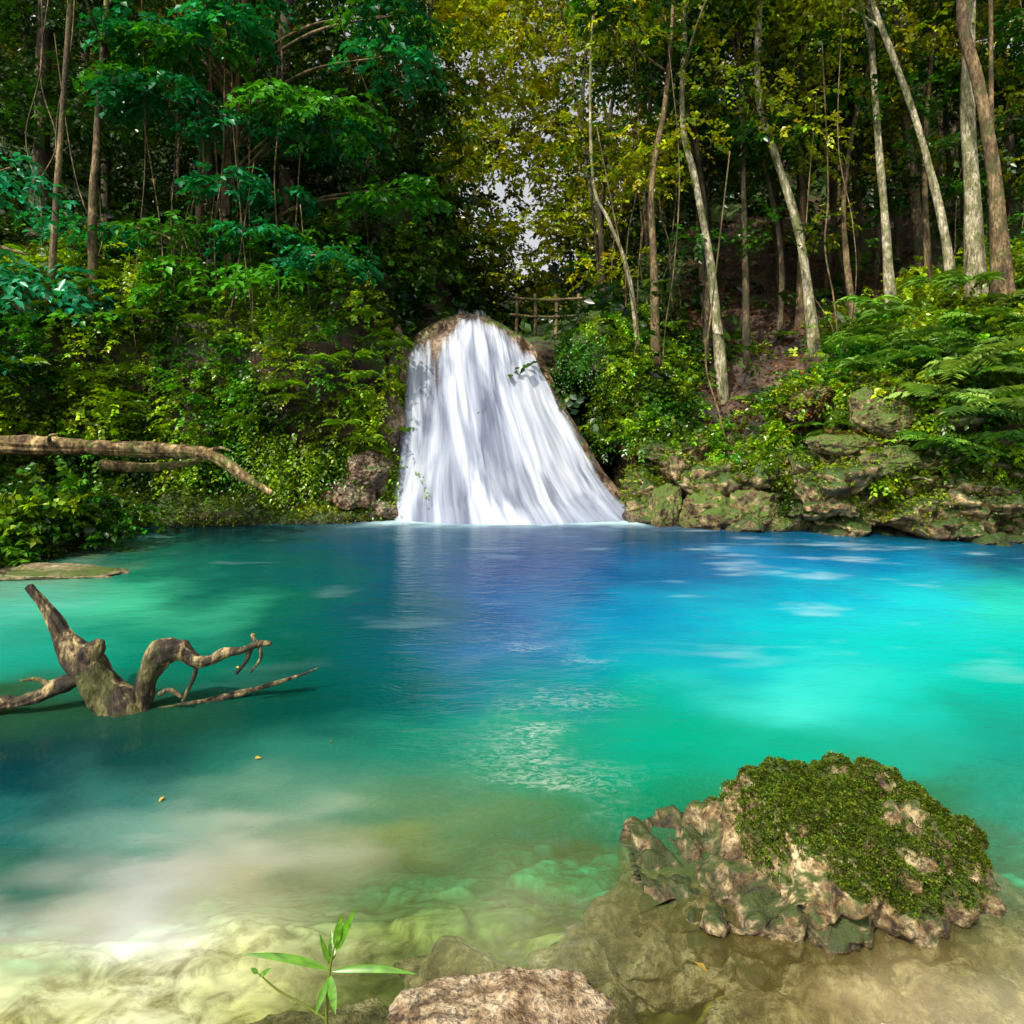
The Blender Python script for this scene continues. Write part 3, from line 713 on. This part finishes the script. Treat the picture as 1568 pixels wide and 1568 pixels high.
mp = N(nt, 'ShaderNodeMapping'); mp.inputs['Scale'].default_value = (1, 2.2, 1); mp.inputs['Rotation'].default_value = (0, 0, .3); L(nt, co, mp.inputs[0])
n1 = noise(nt, mp.outputs[0], 3.2, 3, .6, .6); n2 = noise(nt, mp.outputs[0], 12, 4, .65, 1.2)
hs = N(nt, 'ShaderNodeMath', _operation='MULTIPLY_ADD'); L(nt, n2, hs.inputs[0]); hs.inputs[1].default_value = .2; L(nt, n1, hs.inputs[2])
bmp = N(nt, 'ShaderNodeBump', Strength=.35, Distance=.05); L(nt, hs.outputs[0], bmp.inputs['Height'])
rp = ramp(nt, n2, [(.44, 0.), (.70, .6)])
glint_fac = N(nt, 'ShaderNodeMath', _operation='MULTIPLY'); L(nt, rp.outputs[0], glint_fac.inputs[0]); L(nt, so_.outputs[1], glint_fac.inputs[1])
wcol = mixc(nt, glint_fac.outputs[0], a.outputs['Color'], (.6, .68, .6))  # painted highlights mixed into the water colour
opm = N(nt, 'ShaderNodeMath', _operation='MAXIMUM'); L(nt, glint_fac.outputs[0], opm.inputs[0]); L(nt, so_.outputs[0], opm.inputs[1])
df = N(nt, 'ShaderNodeBsdfDiffuse'); L(nt, wcol, df.inputs[0])
tr = N(nt, 'ShaderNodeBsdfTransparent'); tr.inputs[0].default_value = (.90, .97, .90, 1)
m1 = N(nt, 'ShaderNodeMixShader'); L(nt, opm.outputs[0], m1.inputs[0]); L(nt, tr.outputs[0], m1.inputs[1]); L(nt, df.outputs[0], m1.inputs[2])
gl = N(nt, 'ShaderNodeBsdfGlossy', Roughness=.12); L(nt, bmp.outputs[0], gl.inputs['Normal'])
fr = N(nt, 'ShaderNodeFresnel', IOR=1.33); L(nt, bmp.outputs[0], fr.inputs['Normal'])
fmul = N(nt, 'ShaderNodeMath', _operation='MULTIPLY'); L(nt, fr.outputs[0], fmul.inputs[0]); fmul.inputs[1].default_value = .65
m2 = N(nt, 'ShaderNodeMixShader'); L(nt, fmul.outputs[0], m2.inputs[0]); L(nt, m1.outputs[0], m2.inputs[1]); L(nt, gl.outputs[0], m2.inputs[2]); L(nt, m2.outputs[0], out.inputs[0])
Zw = np.zeros_like(X)+.012*fbm(P*np.array([.8, 1.6, 1]), 2, 7)
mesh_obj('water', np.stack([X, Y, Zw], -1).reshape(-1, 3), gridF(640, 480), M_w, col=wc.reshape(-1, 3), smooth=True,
         extra={'opac': np.stack([op, glint, op*0], -1).reshape(-1, 3)})

# ------------------------------------------------------------ rocks
def ico(sub):
    bm = bmesh.new(); bmesh.ops.create_icosphere(bm, subdivisions=sub, radius=1)
    V = np.array([v.co[:] for v in bm.verts]); F = np.array([[v.index for v in f.verts] for f in bm.faces]); bm.free(); return V, F
ICO = {k: ico(k) for k in (5, 6, 7)}
def vnorm(V, F):
    n = np.cross(V[F[:, 1]]-V[F[:, 0]], V[F[:, 2]]-V[F[:, 0]]); o = np.zeros_like(V)
    for k in range(3): np.add.at(o, F[:, k], n)
    return nrm(o)
def rock(name, c, size, mat, seed, sub=5, rough=.2, cuts=16):
    V, F = ICO[sub]; V = V.copy()
    r2 = np.random.default_rng(seed)
    V = V*(1+.25*fbm(V*1.3+seed, 2, seed))[:, None]
    for k in range(cuts):
        nn = nrm(r2.normal(0, 1, (1, 3)))[0]; dd = r2.uniform(.55, .85)
        V = V-np.maximum(V@nn-dd, 0)[:, None]*nn*.92
    V = V*1.25
    n = nrm(V); rd = .5-np.abs(fbm(V*3+seed, 4, seed+3))*2
    V = V+n*(fbm(V*2+seed, 4, seed)*rough*.8+rd*rough*.45-sstep(.2, .5, fbm(V*7, 3, seed+5))*rough*.4)[:, None]
    V = V*np.array(size)
    o = mesh_obj(name, V, F, mat, smooth=True); o.location = Vector(c); return o
V, F = ICO[7]; V = V.copy()
q = (np.abs(V)**4).sum(1, keepdims=True)**.25; D0 = V/q
x = 1.29+.74*D0[:, 0]; y = 2.90+.40*D0[:, 1]
H = np.interp(x, [.54, .66, .8, .95, 1.03, 1.12, 1.6, 1.88, 1.96, 2.05], [-.02, .04, .09, .12, .22, .33, .345, .345, .31, .18])
front = sstep(-1, -.3, D0[:, 1])
z = np.where(D0[:, 2] > 0, D0[:, 2]*H*(.6+.4*front), D0[:, 2]*.5)
V = np.stack([x, y, z], -1)
n = vnorm(V, F)
wq = V+.06*np.stack([fbm(V*5, 3, 91), fbm(V*5, 3, 92), fbm(V*5, 3, 93)], -1)
c1, c21, cvv = cells(wq*4.2, 17)
V = V+n*(.07*fbm(V*2.6, 4, 5)+.095*(cvv-.5)+np.minimum(c21, .3)*.18-.05+.06*(-np.abs(fbm(V*7.0, 4, 9))*2+.4)-.035*sstep(.1, .4, fbm(V*14, 3, 7))+.012*fbm(V*30, 3, 6))[:, None]
n = vnorm(V, F)
mesh_obj('mossy_boulder', V, F, M_bigrock, smooth=True)
ms = Leaves()
mk = sstep(.4, .9, n[:, 2]*.75+1.8*fbm(V*3.6, 3, 15)+.7*sstep(.12, .3, V[:, 2]))*sstep(.07, .17, V[:, 2])*sstep(.92, 1.08, V[:, 0])
i = rng.choice(len(V), 30000, p=mk/mk.sum())
dd = n[i]+rng.normal(0, .5, (len(i), 3))
ms.twigs(V[i]-n[i]*.004, dd, .018, 4, .011, .35, .2, np.array([.065, .10, .005])*(.3+1.2*rng.random((len(i), 1))), .3)
ms.build('boulder_moss', M_moss)
rock('submerged_rock', (.05, 2.2, -.10), (.38, .22, .15), M_pale, 3, 6)
rock('submerged_rock', (1.42, 2.04, -.09), (.30, .14, .13), M_pale, 8, 6)
for k, (x_, y_, z_, sx, sy, sz) in enumerate([(.95,2.3,-.20,.26,.18,.13),(.66,2.75,-.17,.30,.26,.16),(-.7,2.25,-.30,.35,.2,.16),(1.2,2.36,-.19,.26,.15,.13),
     (1.65,2.36,-.19,.3,.18,.13),(-.15,2.6,-.33,.3,.2,.15),(.35,2.65,-.32,.28,.2,.15),(1.95,2.55,-.19,.3,.22,.15),
     (.82,2.08,-.18,.2,.14,.1),(1.78,2.12,-.17,.2,.14,.1),(.3,2.35,-.24,.18,.14,.12),(2.2,2.9,-.25,.3,.3,.18)]):
    rock('submerged_rock', (x_, y_, z_), (sx, sy, sz), M_sub, 200+k*3, 5, .3)
RK = [(.20,12.75,.15,(.35,.3,.35),M_lime),(.235,12.3,.25,(.32,.32,.5),M_lime),(.30,12.0,.25,(.6,.4,.55),M_lime),(.36,11.85,.2,(.6,.4,.5),M_lime),(.405,11.8,.05,(.45,.3,.28),M_lime),
      (.445,12.9,2.3,(.5,.45,.2),M_lime),(.545,11.65,2.15,(.42,.3,.45),M_lime),(.58,11.4,1.9,(.35,.3,.3),M_lime),(.50,11.5,1.5,(.5,.3,.2),M_lime),(.58,11.0,1.3,(.45,.3,.25),M_lime),
      (.19,12.7,.08,(.25,.22,.2),M_trav),
      (-.215,12.9,.95,(.42,.4,.4),M_trav),(-.245,12.8,.5,(.4,.35,.4),M_trav),(-.20,13.0,.2,(.45,.3,.3),M_trav),(-.185,13.4,1.8,(.25,.4,.8),M_trav),(-.165,14.0,2.9,(.25,.4,.9),M_trav)]
for k, (b, d_, z_, s_, mt) in enumerate(RK):
    rock('mossy_rock' if mt is M_lime else 'travertine_rock', at(b, d_, z_), s_, mt, 100+k*7, 6, .28)
rock('mud_bank', (-6.3, 8.45, -.07), (1.1, .5, .11), M_mud, 55, 6, .22, 3)

# ------------------------------------------------------------ logs and driftwood
V, F = merge([tube([(-9.2, 9.6, 1.72), (-8.3, 10.2, 1.60), (-7.2, 10.6, 1.53), (-6.0, 10.9, 1.45), (-5.1, 11, 1.38), (-4.5, 11, 1.0), (-4.05, 11, .74)], [.17, .15, .13, .13, .11, .08, .05], 40, 36, .14, 3, 1.5, .22),
              tube([(-5.2, 11, 1.4), (-4.9, 10.95, 1.5), (-4.7, 10.9, 1.45)], [.05, .03, .015], 7, 6, .05),
              tube([(-7.4, 10.5, 1.5), (-7.3, 10.3, 1.7), (-7.1, 10.2, 1.75)], [.05, .03, .015], 7, 6, .05),
              tube([(-7.0, 11.1, 1.2), (-6.2, 11.2, 1.15), (-5.4, 11.3, 1.25)], [.09, .08, .05], 9, 8, .08, 9)])
mesh_obj('fallen_log', V, F, B_log, smooth=True)
Yd = 4.5
dw = lambda *p: [(x_, Yd+dy, z_) for x_, dy, z_ in p]
V, F = merge([
 tube(dw((-2.60,.0,-.25),(-2.72,0,.03),(-2.84,.0,.20),(-2.98,.0,.34),(-3.12,.02,.50),(-3.22,.03,.66),(-3.36,.04,.83)), [.14,.12,.105,.08,.05,.045,.028], 40, 26, .2, 1, 2, .35),
 tube(dw((-2.96,0,.30),(-2.86,-.02,.42),(-2.82,-.03,.47)), [.08,.06,.03], 24, 14, .25, 2, 2, .3),
 tube(dw((-2.93,0,.24),(-3.12,-.05,.16),(-3.30,-.1,.09),(-3.42,-.1,.08),(-3.6,-.15,.02)), [.055,.045,.04,.045,.035], 20, 18, .2, 3, 2, .3),
 tube(dw((-3.12,-.05,.16),(-3.2,-.1,.24),(-3.3,-.12,.235)), [.022,.017,.008], 7, 6, .1, 4),
 tube(dw((-2.56,0,-.15),(-2.53,0,.08),(-2.49,0,.24),(-2.40,0,.38),(-2.28,0,.40),(-2.19,0,.33),(-2.08,0,.33),(-1.98,0,.38),(-1.86,0,.40),(-1.76,0,.44),(-1.66,0,.45)), [.07,.06,.065,.075,.065,.045,.03,.03,.022,.024,.014], 32, 24, .2, 5, 2, .35),
 tube(dw((-2.42,.02,.36),(-2.47,.02,.44),(-2.44,.02,.45)), [.035,.022,.01], 8, 6, .1, 6),
 tube(dw((-2.17,0,.33),(-2.19,0,.22),(-2.27,0,.05)), [.022,.016,.011], 7, 6, .1, 7),
 tube(dw((-1.80,0,.43),(-1.83,0,.33),(-1.90,0,.24)), [.018,.015,.013], 7, 6, .1, 8),
 tube(dw((-1.76,0,.45),(-1.79,0,.50),(-1.77,0,.51)), [.014,.011,.006], 7, 6, .1, 8),
 tube(dw((-1.74,0,.44),(-1.73,0,.35),(-1.80,0,.25)), [.014,.012,.008], 7, 6, .1, 8),
 tube(dw((-2.6,-.05,-.06),(-2.2,.1,-.01),(-1.85,.2,.05),(-1.6,.25,.11),(-1.42,.28,.17)), [.045,.03,.018,.012,.005], 9, 10, .15, 9),
 tube(dw((-2.4,-.05,.12),(-2.32,-.08,.16),(-2.25,-.05,.10)), [.018,.016,.01], 7, 6, .1, 10),
 tube(dw((-2.6,-.1,-.08),(-3.0,-.4,-.10),(-3.5,-.7,-.10)), [.09,.08,.06], 9, 10, .1, 11)])
mesh_obj('driftwood_stump', V, F, B_drift, smooth=True)

# ------------------------------------------------------------ wooden railing
parts = []
for xx in (.10, .55, 1.05, 1.6):
    parts.append(tube([(xx, 15.7, 3.9), (xx+.02, 15.7, 4.5), (xx, 15.7, 4.98)], [.045, .04, .04], 8, 5, .06))
for zz in (4.45, 4.86):
    parts.append(tube([(-.05, 15.65, zz+.03), (.8, 15.66, zz-.03), (1.8, 15.65, zz+.02)], [.03, .035, .03], 8, 8, .06))
V, F = merge(parts); mesh_obj('wooden_railing', V, F, B_brown, smooth=True)

# ------------------------------------------------------------ foreground sprig
def blade(p0, p1, w, sag=.02, n=12):
    p0 = np.array(p0, float); p1 = np.array(p1, float); t = np.linspace(0, 1, n)[:, None]
    mid = p0+(p1-p0)*t; mid[:, 2] += (sag*4*t*(1-t))[:, 0]
    d = nrm((p1-p0)[None])[0]; view = np.array([0.1, -.75, .65]); s = nrm(np.cross(d, view)[None])[0]; nn = np.cross(s, d)
    ww = (w*np.sin(np.pi*t**.75)**.9+.0005)
    V = np.stack([mid-s*ww+nn*ww*.3, mid, mid+s*ww+nn*ww*.3], 1).reshape(-1, 3)
    return V, gridF(n, 3)
yp = 1.9
bl = [((-.53,yp,.395),(-.777,yp-.02,.455),.010,.012),((-.525,yp,.39),(-.275,yp,.381),.009,.012),((-.513,yp,.45),(-.455,yp,.575),.012,.0),((-.515,yp,.46),(-.495,yp,.56),.011,0),
      ((-.53,yp,.41),(-.56,yp,.50),.007,.0),((-.53,yp,.38),(-.50,yp-.05,.31),.012,0),((-.535,yp,.37),(-.56,yp-.04,.30),.009,0),((-.52,yp,.42),(-.54,yp+.05,.47),.011,0),((-.739,yp,.385),(-.76,yp,.40),.006,0),((-.735,yp,.375),(-.70,yp,.40),.006,0)]
V, F = merge([blade(*b_) for b_ in bl])
root = bpy.data.objects.new('water_plant', None); link(root)
C = np.array([.09, .24, .012])*(1+.25*rng.normal(0, 1, (len(V), 1)))
mesh_obj('leaves', V, F, M_leaf, col=np.clip(C, 0, 1), smooth=True, parent=root)
V, F = merge([tube([(-.55, yp, -.2), (-.54, yp, .25), (-.53, yp, .395), (-.512, yp, .48)], [.006, .005, .004, .002], 7, 8, 0), tube([(-.54, yp, .25), (-.60, yp, .29), (-.68, yp, .335), (-.739, yp, .385)], [.004, .003, .003, .002], 6, 8, 0)])
mesh_obj('stem', V, F, M_leaf, col=np.tile([[.16, .2, .03]], (len(V), 1)), smooth=True, parent=root)
fl = Leaves()
O = np.array([[-1.82, 3.42, .02], [-1.5, 3.8, .02], [-1.1, 4.0, .02], [.7, 2.33, .02], [.4, 7.3, .02], [-2.2, 5.2, .02]])
fl.twigs(O, rng.normal(0, 1, (6, 3))*[1, 1, 0], .01, 1, .05, .3, 0, (.5, .3, .05), .2)
fl.build('floating_leaves')

# ------------------------------------------------------------ light, sky, camera
el = math.radians(50); sd = np.array([-.6*math.cos(el), -.8*math.cos(el), math.sin(el)])
w = bpy.data.worlds.new('World'); scene.world = w; w.use_nodes = True
nt = w.node_tree; bg = nt.nodes['Background']
sk = nt.nodes.new('ShaderNodeTexSky'); sk.sky_type = 'NISHITA'; sk.sun_disc = False
sk.sun_elevation = el; sk.sun_rotation = math.atan2(sd[0], sd[1]); sk.dust_density = 5; sk.air_density = 1
hsv = nt.nodes.new('ShaderNodeHueSaturation'); hsv.inputs['Saturation'].default_value = .12; hsv.inputs['Value'].default_value = 1.4
nt.links.new(sk.outputs[0], hsv.inputs['Color']); nt.links.new(hsv.outputs[0], bg.inputs[0]); bg.inputs[1].default_value = .15
sl = bpy.data.lights.new('sun', 'SUN'); sl.energy = 5.0; sl.angle = math.radians(.5); sl.color = (1, .92, .76)
so = bpy.data.objects.new('sun', sl); link(so); so.rotation_euler = Vector(-sd).to_track_quat('-Z', 'Y').to_euler()
cam = bpy.data.cameras.new('camera'); cam.lens = 22.96; cam.sensor_width = 36; cam.shift_y = -.0918; cam.clip_end = 500; cam.clip_start = .05
co_ = bpy.data.objects.new('camera', cam); link(co_); co_.location = (0, 0, 2); co_.rotation_euler = (math.radians(90), 0, 0)
scene.camera = co_
scene.view_settings.view_transform = 'Standard'; scene.view_settings.look = 'None'; scene.view_settings.exposure = 0
